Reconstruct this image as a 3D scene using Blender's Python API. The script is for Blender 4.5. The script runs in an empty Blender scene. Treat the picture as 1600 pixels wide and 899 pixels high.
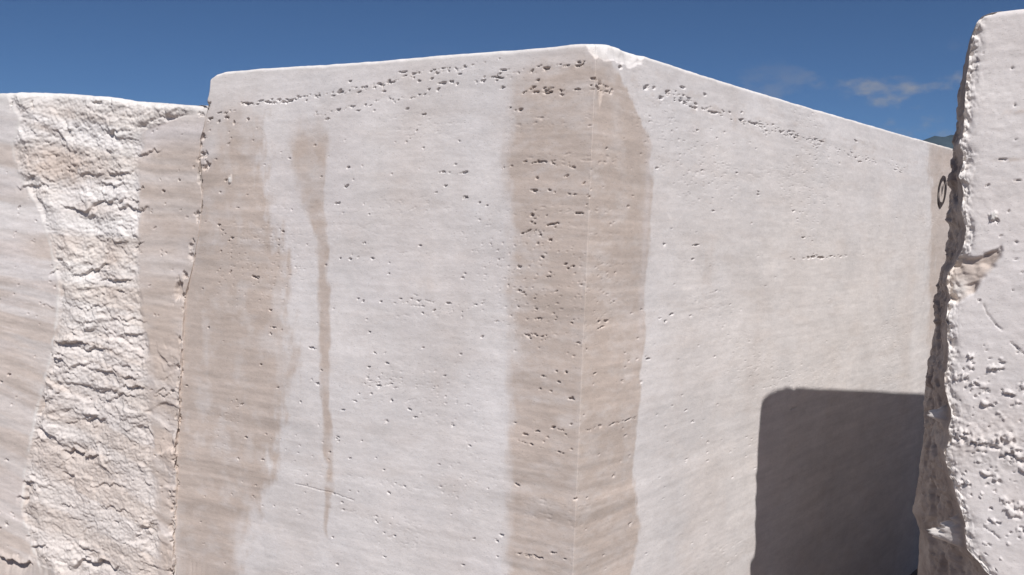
import bpy, math
import numpy as np
from mathutils import Matrix

sc = bpy.context.scene
# ------------------------------------------------------------------ camera
F_PX = 1400.0                       # focal length for a 1600 px wide picture
EYE = np.array([0.0, 0.0, 1.90])
PITCH = math.radians(-3.8)
ROLL = math.radians(1.0)
_f = np.array([0, math.cos(PITCH), math.sin(PITCH)])
_r0 = np.array([1.0, 0, 0]); _u0 = np.cross(_r0, _f)
_r = math.cos(ROLL) * _r0 + math.sin(ROLL) * _u0
_u = -math.sin(ROLL) * _r0 + math.cos(ROLL) * _u0
cam_d = bpy.data.cameras.new('camera'); cam = bpy.data.objects.new('camera', cam_d)
sc.collection.objects.link(cam)
cam.matrix_world = Matrix(((_r[0], _u[0], -_f[0], EYE[0]), (_r[1], _u[1], -_f[1], EYE[1]),
                           (_r[2], _u[2], -_f[2], EYE[2]), (0, 0, 0, 1)))
cam_d.sensor_width = 36.0; cam_d.lens = 36.0 * F_PX / 1600.0
cam_d.clip_start = 0.05; cam_d.clip_end = 60000
sc.camera = cam

def ray(u, v):
    return _f + _r * ((u - 800.0) / F_PX) + _u * ((449.5 - v) / F_PX)

# ------------------------------------------------------------------ sun and sky
# the sun stands to the right behind the viewer: the rounded corner of the near block
# throws its shadow on the long face of the big block
SUN = np.array([0.157, -0.626, 0.764]); SUN /= np.linalg.norm(SUN)
EL = math.asin(SUN[2]); AZ = math.atan2(SUN[0], SUN[1])
w = bpy.data.worlds.new('World'); sc.world = w; w.use_nodes = True
nt = w.node_tree; nt.nodes.clear()
wo = nt.nodes.new('ShaderNodeOutputWorld'); bg = nt.nodes.new('ShaderNodeBackground')
sky = nt.nodes.new('ShaderNodeTexSky'); sky.sky_type = 'NISHITA'; sky.sun_disc = False
sky.sun_elevation = EL; sky.sun_rotation = AZ
sky.altitude = 2400; sky.air_density = 0.68; sky.dust_density = 0.0; sky.ozone_density = 10.0
bg.inputs['Strength'].default_value = 0.064
# low fair-weather cloud puffs all along the horizon
tc = nt.nodes.new('ShaderNodeTexCoord'); sep = nt.nodes.new('ShaderNodeSeparateXYZ')
nt.links.new(tc.outputs['Generated'], sep.inputs[0])
mp = nt.nodes.new('ShaderNodeMapping'); mp.inputs['Scale'].default_value = (1, 1, 1.9)
mp.inputs['Rotation'].default_value = (0, 0, 0.042); mp.inputs['Location'].default_value = (2.9, 0.94, 2.08)
nt.links.new(tc.outputs['Generated'], mp.inputs[0])
nz = nt.nodes.new('ShaderNodeTexNoise'); nz.inputs['Scale'].default_value = 15.0
nz.inputs['Detail'].default_value = 6.0; nz.inputs['Roughness'].default_value = 0.55
nt.links.new(mp.outputs[0], nz.inputs['Vector'])
band = nt.nodes.new('ShaderNodeValToRGB')
cr = band.color_ramp; cr.interpolation = 'EASE'
cr.elements[0].position = 0.04; cr.elements[0].color = (0.6, 0.6, 0.6, 1)
cr.elements[1].position = 0.20; cr.elements[1].color = (0, 0, 0, 1)
e = cr.elements.new(0.13); e.color = (1, 1, 1, 1)
nt.links.new(sep.outputs['Z'], band.inputs[0])
cl = nt.nodes.new('ShaderNodeValToRGB'); cl.color_ramp.interpolation = 'EASE'
cl.color_ramp.elements[0].position = 0.50; cl.color_ramp.elements[1].position = 0.72
nt.links.new(nz.outputs['Fac'], cl.inputs[0])
# clouds come in fields with clear sky between them
mp2 = nt.nodes.new('ShaderNodeMapping'); mp2.inputs['Rotation'].default_value = (0, 0, 0.042); mp2.inputs['Location'].default_value = (0.4, 1.54, 0.55)
nt.links.new(tc.outputs['Generated'], mp2.inputs[0])
nz2 = nt.nodes.new('ShaderNodeTexNoise'); nz2.inputs['Scale'].default_value = 2.6; nz2.inputs['Detail'].default_value = 1.0
nt.links.new(mp2.outputs[0], nz2.inputs['Vector'])
fld = nt.nodes.new('ShaderNodeMapRange'); fld.inputs[1].default_value = 0.46; fld.inputs[2].default_value = 0.58
nt.links.new(nz2.outputs['Fac'], fld.inputs[0])
mf = nt.nodes.new('ShaderNodeMath'); mf.operation = 'MULTIPLY'
nt.links.new(cl.outputs[0], mf.inputs[0]); nt.links.new(fld.outputs[0], mf.inputs[1])
mm = nt.nodes.new('ShaderNodeMath'); mm.operation = 'MULTIPLY'
nt.links.new(mf.outputs[0], mm.inputs[0]); nt.links.new(band.outputs[0], mm.inputs[1])
mx = nt.nodes.new('ShaderNodeMix'); mx.data_type = 'RGBA'
mx.inputs[7].default_value = (5.2, 4.9, 5.0, 1)
nt.links.new(mm.outputs[0], mx.inputs[0]); nt.links.new(sky.outputs[0], mx.inputs[6])
nt.links.new(mx.outputs[2], bg.inputs[0]); nt.links.new(bg.outputs[0], wo.inputs[0])

sd = bpy.data.lights.new('sun', 'SUN'); sd.energy = 4.8; sd.angle = math.radians(0.53)
sd.color = (1.0, 0.97, 0.95)
so = bpy.data.objects.new('sun', sd); sc.collection.objects.link(so)
from mathutils import Vector
so.rotation_euler = Vector(SUN).to_track_quat('Z', 'Y').to_euler(); so.location = (2, -6, 9)

sc.view_settings.view_transform = 'Standard'; sc.view_settings.look = 'None'
sc.view_settings.exposure = 0.0; sc.view_settings.gamma = 1.0
sc.view_settings.use_curve_mapping = False

# ------------------------------------------------------------------ numpy noise
def _h(i, j, k, seed):
    n = (i * 374761393 + j * 668265263 + k * 2147483647 + seed * 1274126177) & 0xffffffff
    n = ((n ^ (n >> 13)) * 1274126177) & 0xffffffff
    return n ^ (n >> 16)
_G = np.random.RandomState(3).normal(size=(256, 3)); _G /= np.linalg.norm(_G, axis=1)[:, None]
_G = _G.astype(np.float32)
def perlin(x, y, z=0.0, seed=0):
    x, y, z = np.broadcast_arrays(np.asarray(x, np.float32), np.asarray(y, np.float32), np.asarray(z, np.float32))
    xi = np.floor(x); yi = np.floor(y); zi = np.floor(z)
    fx = x - xi; fy = y - yi; fz = z - zi
    xi = xi.astype(np.int64); yi = yi.astype(np.int64); zi = zi.astype(np.int64)
    ux = fx * fx * fx * (fx * (fx * 6 - 15) + 10); uy = fy * fy * fy * (fy * (fy * 6 - 15) + 10); uz = fz * fz * fz * (fz * (fz * 6 - 15) + 10)
    out = 0
    flat = not np.any(fz)
    for dz in ((0,) if flat else (0, 1)):
        wz = 1.0 if flat else (uz if dz else 1 - uz)
        for dy in (0, 1):
            wy = uy if dy else 1 - uy
            for dx in (0, 1):
                g = _G[_h(xi + dx, yi + dy, zi + dz, seed) & 255]
                d = g[..., 0] * (fx - dx) + g[..., 1] * (fy - dy) + g[..., 2] * (fz - dz)
                out = out + d * (ux if dx else 1 - ux) * wy * wz
    return out * 1.6
def fbm(x, y, z=0.0, oct=4, seed=0, gain=0.5, ridged=False):
    a = 1.0; f = 1.0; o = 0.0; t = 0.0
    for k in range(oct):
        n = perlin(x * f, y * f, np.asarray(z) * f, seed + k * 17)
        o = o + a * ((1 - 2 * np.abs(n)) if ridged else n); t += a
        a *= gain; f *= 2.03
    return o / t
def facet(x, y, seed=0, soft=9.0):
    """broken-rock relief: every cell a tilted plane, sharp but not knife-edged where cells meet"""
    xi = np.floor(x).astype(np.int64); yi = np.floor(y).astype(np.int64); num = 0.0; den = 0.0
    for dy in (-1, 0, 1):
        for dx in (-1, 0, 1):
            h = _h(xi + dx, yi + dy, xi * 0, seed); r = h & 255; q = (h >> 8) & 255; t = (h >> 16) & 255
            px = x - (xi + dx + (r / 255.0)); py = y - (yi + dy + (q / 255.0))
            g = _G[t]
            wgt = np.exp(-soft * (px * px + py * py)); den = den + wgt
            num = num + wgt * (g[..., 0] * 0.55 + g[..., 1] * px * 0.9 + g[..., 2] * py * 0.9)
    return num / (den + 1e-9)
def sstep(a, b, x):
    t = np.clip((x - a) / (b - a), 0, 1); return t * t * (3 - 2 * t)
def interp(x, pts):
    p = sorted(pts); return np.interp(x, [q[0] for q in p], [q[1] for q in p])
RNG = np.random.RandomState(11)

# ------------------------------------------------------------------ materials
def socket(n, name): return n.inputs[name]
def stone_material(name, pale, stained, fresh):
    """sawn travertine: three colours mixed by the stone's own stain / fresh-break / bedding attributes"""
    m = bpy.data.materials.new(name); m.use_nodes = True
    t = m.node_tree; N = t.nodes; L = t.links; N.clear()
    out = N.new('ShaderNodeOutputMaterial'); b = N.new('ShaderNodeBsdfPrincipled')
    L.new(b.outputs[0], out.inputs[0])
    def attr(nm):
        a = N.new('ShaderNodeAttribute'); a.attribute_name = nm; return a.outputs['Fac']
    def mix(fac, A, B, mode='MIX'):
        n = N.new('ShaderNodeMix'); n.data_type = 'RGBA'; n.blend_type = mode
        for i, val in ((0, fac), (6, A), (7, B)):
            if isinstance(val, (float, tuple)): n.inputs[i].default_value = val
            else: L.new(val, n.inputs[i])
        return n.outputs[2]
    def noise(scale, detail, rough=0.55, vec=None, sc3=None):
        tcn = N.new('ShaderNodeTexCoord'); v = tcn.outputs['Object']
        if sc3:
            mpn = N.new('ShaderNodeMapping'); mpn.inputs['Scale'].default_value = sc3
            L.new(v, mpn.inputs[0]); v = mpn.outputs[0]
        n = N.new('ShaderNodeTexNoise'); n.inputs['Scale'].default_value = scale
        n.inputs['Detail'].default_value = detail; n.inputs['Roughness'].default_value = rough
        L.new(v, n.inputs['Vector']); return n.outputs['Fac']
    def mrange(x, a, c, d, e2):
        n = N.new('ShaderNodeMapRange'); L.new(x, n.inputs[0])
        for i, val in enumerate((a, c, d, e2)): n.inputs[i + 1].default_value = val
        return n.outputs[0]
    col = mix(attr('stain'), pale + (1,), stained + (1,))
    col = mix(attr('fresh'), col, fresh + (1,))
    col = mix(attr('lilac'), col, tuple(c * k for c, k in zip(pale, (0.93, 0.91, 0.915))) + (1,))
    col = mix(attr('side_shade'), col, (0.27, 0.235, 0.225, 1))  # dark tone that paints shade on the near block's side
    bd = mrange(attr('band'), -1, 1, 0.80, 1.16)
    comb = N.new('ShaderNodeCombineColor')
    for i in range(3): L.new(bd, comb.inputs[i])
    col = mix(1.0, col, comb.outputs[0], 'MULTIPLY')
    # mottling and grain
    for (scale, det, sc3, lo, hi) in ((3.2, 6, (1, 1, 1.5), 0.91, 1.07), (14.0, 6, (1, 1, 2.4), 0.93, 1.05), (60.0, 5, (1, 1, 2.0), 0.95, 1.04), (5.0, 7, (1, 1, 16), 0.955, 1.035), (300.0, 4, None, 0.95, 1.045)):
        g = mrange(noise(scale, det, 0.6, sc3=sc3), 0.3, 0.7, lo, hi)
        c2 = N.new('ShaderNodeCombineColor')
        for i in range(3): L.new(g, c2.inputs[i])
        col = mix(1.0, col, c2.outputs[0], 'MULTIPLY')
    sp = mrange(noise(150.0, 2, 0.5, sc3=(1, 1, 2.6)), 0.64, 0.72, 1.0, 0.74)
    cs = N.new('ShaderNodeCombineColor')
    for i in range(3): L.new(sp, cs.inputs[i])
    col = mix(1.0, col, cs.outputs[0], 'MULTIPLY')
    # warm and cool cast wandering over the stone
    cc = mix(mrange(noise(3.1, 5, 0.6), 0.35, 0.65, 0, 1), (1.0, 0.985, 0.968, 1), (0.985, 0.985, 0.985, 1))
    col = mix(1.0, col, cc, 'MULTIPLY')
    L.new(col, b.inputs['Base Color'])
    b.inputs['Roughness'].default_value = 0.88
    b.inputs['Specular IOR Level'].default_value = 0.25
    bp = N.new('ShaderNodeBump'); bp.inputs['Strength'].default_value = 0.13; bp.inputs['Distance'].default_value = 0.004
    hm = N.new('ShaderNodeMath'); hm.operation = 'ADD'
    L.new(noise(120.0, 6, 0.65, sc3=(1, 1, 1.8)), hm.inputs[0])
    L.new(mrange(noise(150.0, 2, 0.5, sc3=(1, 1, 2.6)), 0.62, 0.74, 0.0, -2.0), hm.inputs[1])
    L.new(hm.outputs[0], bp.inputs['Height'])
    L.new(bp.outputs[0], b.inputs['Normal'])
    return m
PALE = (0.75, 0.712, 0.69)
STAINED = (0.575, 0.49, 0.43)
FRESH = (0.765, 0.735, 0.695)
M_STONE = stone_material('travertine', PALE, STAINED, FRESH)
def simple(name, col, rough=0.9, nscale=8.0, amt=0.25, bump=0.0):
    m = bpy.data.materials.new(name); m.use_nodes = True
    t = m.node_tree; b = t.nodes['Principled BSDF']
    n = t.nodes.new('ShaderNodeTexNoise'); n.inputs['Scale'].default_value = nscale; n.inputs['Detail'].default_value = 8
    tcn = t.nodes.new('ShaderNodeTexCoord'); t.links.new(tcn.outputs['Object'], n.inputs['Vector'])
    r = t.nodes.new('ShaderNodeValToRGB')
    r.color_ramp.elements[0].position = 0.3; r.color_ramp.elements[1].position = 0.7
    r.color_ramp.elements[0].color = tuple(c * (1 - amt) for c in col) + (1,)
    r.color_ramp.elements[1].color = tuple(c * (1 + amt) for c in col) + (1,)
    t.links.new(n.outputs['Fac'], r.inputs[0]); t.links.new(r.outputs[0], b.inputs['Base Color'])
    b.inputs['Roughness'].default_value = rough
    b.inputs['Specular IOR Level'].default_value = 0.2
    if bump:
        bp = t.nodes.new('ShaderNodeBump'); bp.inputs['Distance'].default_value = bump
        t.links.new(n.outputs['Fac'], bp.inputs['Height']); t.links.new(bp.outputs[0], b.inputs['Normal'])
    return m

# ------------------------------------------------------------------ mesh from a grid
def grid_object(name, P, attrs, mat, cap_center=None):
    """P: rows x cols x 3 wrap of a block's sides (closed round the back by columns), with a top cap"""
    R, C, _ = P.shape
    V = P.reshape(-1, 3)
    idx = np.arange(R * C).reshape(R, C)
    nxt = np.roll(idx, -1, axis=1)
    q = np.stack([idx[:-1], nxt[:-1], nxt[1:], idx[1:]], -1).reshape(-1, 4)
    faces = [q]
    av = {k: a.reshape(-1) for k, a in attrs.items()}
    last = idx[-1]
    if cap_center is not None:
        cc = np.asarray(cap_center)
        for k, f in enumerate((0.04, 0.3, 0.75)):
            ring = P[-1] * (1 - f) + cc * f
            ring[:, 2] = P[-1][:, 2] * (1 - f) + cc[2] * f + 0.004
            new = np.arange(C) + len(V)
            V = np.concatenate([V, ring]); nn = np.roll(new, -1)
            faces.append(np.stack([last, np.roll(last, -1), nn, new], -1))
            for kk in av: av[kk] = np.concatenate([av[kk], av[kk][last % (R * C)] if k == 0 else av[kk][-C:]])
            last = new
        ci = len(V); V = np.concatenate([V, cc[None]])
        for kk in av: av[kk] = np.concatenate([av[kk], [0.0]])
        tri = np.stack([last, np.roll(last, -1), np.full(C, ci)], -1)
    fq = np.concatenate(faces)
    me = bpy.data.meshes.new(name)
    nq = len(fq); ntri = len(tri)
    me.vertices.add(len(V)); me.vertices.foreach_set('co', V.astype(np.float32).ravel())
    me.loops.add(nq * 4 + ntri * 3)
    me.loops.foreach_set('vertex_index', np.concatenate([fq.ravel(), tri.ravel()]).astype(np.int32))
    me.polygons.add(nq + ntri)
    ls = np.concatenate([np.arange(nq) * 4, nq * 4 + np.arange(ntri) * 3]).astype(np.int32)
    me.polygons.foreach_set('loop_start', ls)
    me.polygons.foreach_set('use_smooth', np.ones(nq + ntri, bool))
    me.update(calc_edges=True)
    for kk, a in av.items():
        at = me.attributes.new(kk, 'FLOAT', 'POINT'); at.data.foreach_set('value', a.astype(np.float32))
    me.materials.append(mat)
    o = bpy.data.objects.new(name, me); sc.collection.objects.link(o)
    return o
def tag(o, label=None, cat=None, kind=None, group=None):
    if label: o['label'] = label
    if cat: o['category'] = cat
    if kind: o['kind'] = kind
    if group: o['group'] = group
    return o
def rows_for(z_dense, n_low, n_dense):
    """row parameter 0..1 per unit height: coarse below z_dense"""
    return n_low, n_dense, z_dense
def z_grid(ztop, z_dense, n_low, n_dense, zbot=-0.25):
    lo = np.linspace(zbot, z_dense, n_low, endpoint=False)[:, None] * np.ones_like(ztop)[None]
    t = np.linspace(0, 1, n_dense)[:, None]
    hi = z_dense + t * (ztop[None] - z_dense)
    return np.concatenate([lo, hi], 0)
def top_round(D, Z, ztop, r):
    d = np.clip(ztop - Z, 0, None)
    k = d < r
    ins = np.where(k, r - np.sqrt(np.clip(r * r - (r - d) ** 2, 0, None)), 0)
    return D - ins

class Sheet:
    """relief tools on a grid with signed surface coordinates Q (along) and Z (up)"""
    def __init__(s, Q, Z): s.Q = Q; s.Z = Z; s.D = np.zeros_like(Q)
    def window(s, q, z, rq, rz):
        r0 = Z0 = None
        qc = s.Q[-1]
        c = np.where((s.Q.max(0) > q - rq) & (s.Q.min(0) < q + rq))[0]
        if len(c) == 0: return None
        zc = s.Z[:, c[len(c) // 2]]
        r = np.where((zc > z - rz - 0.03) & (zc < z + rz + 0.03))[0]
        if len(r) == 0: return None
        return slice(r[0], r[-1] + 1), slice(c[0], c[-1] + 1)
    def pit(s, q, z, a, b, depth, tilt=0.0, seed=0, soft=0.45):
        wd = s.window(q, z, a * 1.9, b * 1.9 + abs(tilt) * a)
        if wd is None: return
        dq = s.Q[wd] - q; dz = s.Z[wd] - z - tilt * dq
        n = perlin(dq / a * 1.2 + seed * 7.3, dz / b * 0.9, 0.0, seed)
        n2 = perlin(dq / a * 3.1 + seed * 3.7, dz / b * 2.7, 0.0, seed + 5)
        d = np.sqrt((dq / a) ** 2 + (dz / b) ** 2) + 0.85 * n + 0.45 * n2 + 0.08
        s.D[wd] -= depth * (1 - sstep(1 - soft, 1.05, d))
    def ledge(s, q, z, a, hgt, depth, tilt=0.0, seed=0):
        """a broken lip: the rock steps in below a crooked line and runs out again further down"""
        wd = s.window(q, z, a * 1.2, hgt * 3.2 + a * 0.5)
        if wd is None: return
        dq = s.Q[wd] - q
        dz = s.Z[wd] - z - tilt * dq - 0.30 * a * perlin(dq / a * 1.7 + seed * 5.1, 0 * dq + seed * .37, 0.0, seed) \
            - 0.10 * a * perlin(dq / a * 5.7 + seed * 2.1, s.Z[wd] / a * 3, 0.0, seed + 3)
        win = np.clip(1 - (dq / a) ** 2, 0, 1) ** 0.7
        prof = np.where(dz > 0, np.exp(-(dz / (hgt * 0.10)) ** 2) * 0.9, np.exp(dz / (hgt * 0.75)))
        lip = np.exp(-((dz - hgt * 0.3) / (hgt * 0.35)) ** 2) * 0.25
        s.D[wd] += win * depth * (lip - prof)
    def crack(s, pts, width, depth, seed=0, ragged=0.5):
        pts = np.asarray(pts)
        for k in range(len(pts) - 1):
            p, r = pts[k], pts[k + 1]
            m = (p + r) / 2; ln = np.linalg.norm(r - p)
            wd = s.window(m[0], m[1], abs(r[0] - p[0]) / 2 + width * 4, abs(r[1] - p[1]) / 2 + width * 4)
            if wd is None: continue
            x = s.Q[wd] + ragged * width * 2 * perlin(s.Q[wd] / width / 3, s.Z[wd] / width / 3, 0.0, seed)
            y = s.Z[wd] + ragged * width * 2 * perlin(s.Q[wd] / width / 3, s.Z[wd] / width / 3, 0.0, seed + 9)
            t = np.clip(((x - p[0]) * (r[0] - p[0]) + (y - p[1]) * (r[1] - p[1])) / (ln * ln), 0, 1)
            d = np.hypot(x - p[0] - t * (r[0] - p[0]), y - p[1] - t * (r[1] - p[1]))
            cur = depth * (1 - sstep(0.5 * width, 1.1 * width, d))
            s.D[wd] = np.minimum(s.D[wd], s.D[wd] * 0.5 + s.D[wd] * 0.5 - 0) - cur * (0.55 if 0 < k < len(pts) - 2 else 0.6)
    def polydist(s, poly):
        """signed distance to a polygon (positive inside)"""
        x, y = s.Q, s.Z; ins = np.zeros(x.shape, bool); best = np.full(x.shape, 1e9)
        n = len(poly)
        for i in range(n):
            (x1, y1), (x2, y2) = poly[i], poly[(i + 1) % n]
            c = ((y1 > y) != (y2 > y)) & (x < (x2 - x1) * (y - y1) / (y2 - y1 + 1e-12) + x1)
            ins ^= c
            t = np.clip(((x - x1) * (x2 - x1) + (y - y1) * (y2 - y1)) / ((x2 - x1) ** 2 + (y2 - y1) ** 2 + 1e-12), 0, 1)
            best = np.minimum(best, np.hypot(x - x1 - t * (x2 - x1), y - y1 - t * (y2 - y1)))
        return np.where(ins, best, -best)

# ------------------------------------------------------------------ ground, far hill
def plain_mesh(name, V, Fc, mat, smooth=True):
    me = bpy.data.meshes.new(name); me.from_pydata([tuple(p) for p in V], [], Fc); me.update()
    if smooth: me.polygons.foreach_set('use_smooth', np.ones(len(me.polygons), bool))
    me.materials.append(mat); o = bpy.data.objects.new(name, me); sc.collection.objects.link(o); return o
def polar_ground():
    rad = np.concatenate([[0.3], np.geomspace(0.8, 30000, 70)]); n = 72
    V = [(0, 0, 0)]; Fc = []
    for i, r in enumerate(rad):
        for k in range(n):
            a = 2 * math.pi * k / n; x, y = r * math.cos(a), r * math.sin(a)
            z = 0.05 * float(perlin(x * 0.9, y * 0.9, 0.3)) if r < 40 else 0.0
            V.append((x, y, z))
    for k in range(n): Fc.append((0, 1 + k, 1 + (k + 1) % n))
    for i in range(len(rad) - 1):
        for k in range(n):
            a = 1 + i * n + k; b = 1 + i * n + (k + 1) % n
            Fc.append((a, a + n, b + n, b))
    return plain_mesh('ground', V, Fc, simple('quarry_floor', (0.24, 0.195, 0.165), 0.95, 6.0, 0.3, 0.01))
tag(polar_ground(), kind='structure')
def hill():
    nx, ny = 120, 40; V = []; Fc = []
    for j in range(ny):
        for i in range(nx):
            x = 1500 + 9000 * i / (nx - 1); y = 7600 + 3800 * j / (ny - 1)
            ridge = math.exp(-((y - 9400) / 900) ** 2)
            prof = 1290 * math.exp(-((x - 4900) / 1600) ** 2) + 700 * math.exp(-((x - 8000) / 1500) ** 2)
            edge = min(1, i / 8, (nx - 1 - i) / 8, j / 4, (ny - 1 - j) / 4)
            z = prof * ridge * (1 + 0.25 * float(perlin(x / 900, y / 900, .4)) + 0.12 * float(perlin(x / 300, y / 300, .4)))
            V.append((x, y, -4 + edge * max(z, 0)))
    for j in range(ny - 1):
        for i in range(nx - 1):
            a = j * nx + i; Fc.append((a, a + 1, a + nx + 1, a + nx))
    return plain_mesh('hill', V, Fc, simple('far_scrub', (0.036, 0.046, 0.052), 0.95, 0.004, 0.35))
tag(hill(), kind='structure')

# ================================================================== the big block
C0 = EYE + ray(932, 72) * (2.5 / ray(932, 72)[1])          # top of the near arris
Cb = EYE + ray(895, 899) * (2.5 / ray(895, 899)[1])
LEAN = (C0[0] - Cb[0]) / (C0[2] - Cb[2])                   # the block stands a little out of plumb
DL = np.array([-0.885, 0.465]); DL /= np.linalg.norm(DL)   # along the left face
DR = np.array([0.656, 0.755]); DR /= np.linalg.norm(DR)    # along the right face
NL = np.array([-DL[1], DL[0]]); NL = NL if NL[1] < 0 else -NL
NR = np.array([DR[1], -DR[0]])
def on_plane(u, v, base, n):
    d = ray(u, v)
    # (x - LEAN*(z-C0z) - bx)*nx + (y-by)*ny = 0 along EYE + k*d
    A = (d[0] - LEAN * d[2]) * n[0] + d[1] * n[1]
    B = (EYE[0] - LEAN * (EYE[2] - C0[2]) - base[0]) * n[0] + (EYE[1] - base[1]) * n[1]
    p = EYE - d * (B / A)
    return np.array([p[0] - LEAN * (p[2] - C0[2]), p[1], p[2]])
def big(u, v):
    """picture place -> (q, z) on the big block; q < 0 left face, q > 0 right face"""
    p = on_plane(u, v, C0, NL); s = (p[:2] - C0[:2]) @ DL
    if s >= 0: return (-s, p[2])
    p = on_plane(u, v, C0, NR); return ((p[:2] - C0[:2]) @ DR, p[2])
QL = -big(330, 118)[0]; QR = 4.0
def build_big():
    rr = 0.001
    # plan path: columns from the back of the left end, along the left face, round the arris, along the right face, round the back
    ql = -np.linspace(QL, rr, 560)
    arc = np.linspace(0, 1, 3)[1:-1]
    qr = rr + (QR - rr) * (np.linspace(0, 1, 560) ** 1.3)
    cols = []
    depthv = 1.9
    backL = C0[:2] + DL * QL - NL * depthv; backR = C0[:2] + DR * QR - NR * depthv
    Lend = C0[:2] + DL * QL; Rend = C0[:2] + DR * QR
    Pp = []; Nn = []; Qn = []; kind = []
    nE = 26
    for k in range(nE):                                   # left end, coming forward
        f = (k + 1) / (nE + 1); f = 1 - (1 - f) ** 2
        Pp.append(backL * (1 - f) + Lend * f); Nn.append(DL); Qn.append(-QL - depthv * (1 - f)); kind.append(0)
    for q in ql: Pp.append(C0[:2] - DL * q); Nn.append(NL); Qn.append(q); kind.append(1)
    for a in arc:
        n = NL * (1 - a) + NR * a; n /= np.linalg.norm(n)
        p = (C0[:2] + DL * rr) * (1 - a) ** 2 + 2 * a * (1 - a) * C0[:2] + (C0[:2] + DR * rr) * a * a
        Pp.append(p); Nn.append(n); Qn.append(rr * (2 * a - 1)); kind.append(2)
    for q in qr: Pp.append(C0[:2] + DR * q); Nn.append(NR); Qn.append(q); kind.append(3)
    for k in range(nE):
        f = (k + 1) / (nE + 1)
        Pp.append(Rend * (1 - f) + backR * f); Nn.append(DR); Qn.append(QR + depthv * f); kind.append(4)
    for k in range(1, 20):
        f = k / 20
        Pp.append(backR * (1 - f) + backL * f); Nn.append(-(NL + NR) / np.linalg.norm(NL + NR)); Qn.append(QR + depthv + 3 * f); kind.append(5)
    Pp = np.array(Pp); Nn = np.array(Nn); Qn = np.array(Qn); kind = np.array(kind)
    k = (kind > 0) & (kind < 4) & (np.abs(Qn) < .07)        # relief near the arris moves along a blended direction so the faces never cross
    wq = sstep(-.07, .07, Qn[k])[:, None]; nb = NL * (1 - wq) + NR * wq; Nn[k] = nb / np.linalg.norm(nb, axis=1)[:, None]
    # top profile
    tp = [big(u, v) for u, v in ((330, 122), (338, 116), (350, 112), (400, 107), (560, 97), (700, 85), (850, 74), (905, 67), (931, 66),
                                  (961, 68), (980, 76), (1000, 84), (1100, 117), (1250, 163), (1400, 207), (1497, 234))]
    zt = interp(Qn, tp)
    zt = zt + 0.004 * fbm(Qn * 9, Qn * 0, oct=4, seed=4) * (np.abs(Qn) > 0.02)
    Z = z_grid(zt, 0.66, 22, 720)
    R = Z.shape[0]
    Q = np.repeat(Qn[None], R, 0)
    # the left end is not a clean cut: it wanders with height
    seam = [big(u, v) for u, v in ((331, 100), (330, 118), (328, 140), (322, 165), (313, 185), (311, 230), (316, 280), (312, 330), (300, 400),
                                   (289, 440), (286, 480), (282, 560), (279, 640), (274, 720), (272, 800), (270, 899), (268, 1100))]
    zs = sorted((p[1], -p[0]) for p in seam)
    qend = np.interp(Z[:, kind == 1], [p[0] for p in zs], [p[1] for p in zs])
    qend = qend + 0.006 * fbm(Z[:, kind == 1] * 14, 0.0, oct=4, seed=9)
    Q[:, kind == 1] = -rr - (-Q[:, kind == 1] - rr) * (qend - rr) / (QL - rr)
    qe0 = qend[:, :1]
    Q[:, kind == 0] = Q[:, kind == 0] - (qe0 - QL)
    X = np.zeros(Q.shape + (3,))
    X[..., :2] = Pp[None]
    k1 = kind == 1
    X[:, k1, 0] = C0[0] - DL[0] * Q[:, k1]; X[:, k1, 1] = C0[1] - DL[1] * Q[:, k1]
    k0 = kind == 0
    sh = (qe0 - QL)[..., None] * DL
    X[:, k0, :2] += sh
    X[..., 2] = Z
    X[..., 0] += LEAN * (Z - C0[2])
    S = Sheet(Q, Z)
    inface = ((kind == 1) | (kind == 2) | (kind == 3))[None]
    # saw-cut undulation and skin
    S.D += 0.004 * fbm(Q * 1.6, Z * 1.6, oct=3, seed=1)
    S.D += 0.0007 * fbm(Q * 22, Z * 40, oct=3, seed=2)
    bed = Z + 0.030 * perlin(Q * 0.9, Z * 0.8, 0.0, 31) + 0.008 * perlin(Q * 4, Z * 3, 0.0, 32)
    # porous beds: shallow pecked texture where the bedding is open
    open_bed = sstep(0.05, 0.35, fbm(bed * 9.0, Q * 0.5, oct=2, seed=40))
    peck = sstep(0.16, 0.42, fbm(Q * 42, bed * 105, oct=3, seed=41))
    big_open = sstep(-0.2, 0.5, perlin(Q * 2.2, Z * 2.2, 0.0, 43))
    big_open = np.clip(big_open, 0, 1) * (.25 + .75 * sstep(big(790, 400)[0] - .02, big(800, 400)[0] + .03, Q) * (1 - sstep(.12, .2, Q)))
    S.D -= 0.0055 * peck * open_bed * big_open
    peck2 = sstep(0.36, 0.52, fbm(Q * 75, bed * 130, oct=2, seed=44)); S.D -= 0.003 * peck2 * sstep(.1, .5, perlin(Q * 1.7 + 5, Z * 2.6, 0.0, 45))
    # chipped arrises
    r_top = 0.012 + 0.012 * np.clip(fbm(Q * 9, 0 * Q, oct=4, seed=5), 0, 1)
    S.D = top_round(S.D, Z, zt[None], np.where(inface, r_top, 0.02))
    # worn near arris
    ar = np.exp(-(Q / 0.010) ** 2); S.D -= ar * 0.006 * np.clip(fbm(Z * 14, Q * 20, oct=5, seed=6, gain=.6) - .08, 0, 1)
    # broken top of the arris: planes struck off, leaning back towards the top
    zc = interp(Q[0], [big(u, v) for u, v in ((900, 66), (918, 74), (931, 92), (946, 93), (965, 98), (985, 106), (1000, 98), (1015, 84))] + [(-9, 9), (9, 9)])[None]
    zc = zc + 0.012 * fbm(Q * 30, 0 * Q, oct=3, seed=7) + 0.006 * facet(Q * 30, Z * 30, seed=12)
    strike = np.clip(Z - zc, 0, 0.06)
    S.D -= strike * (0.42 + 0.30 * facet(Q * 24, Z * 24, seed=13)) + 0.003 * sstep(0, .003, strike)
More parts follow.
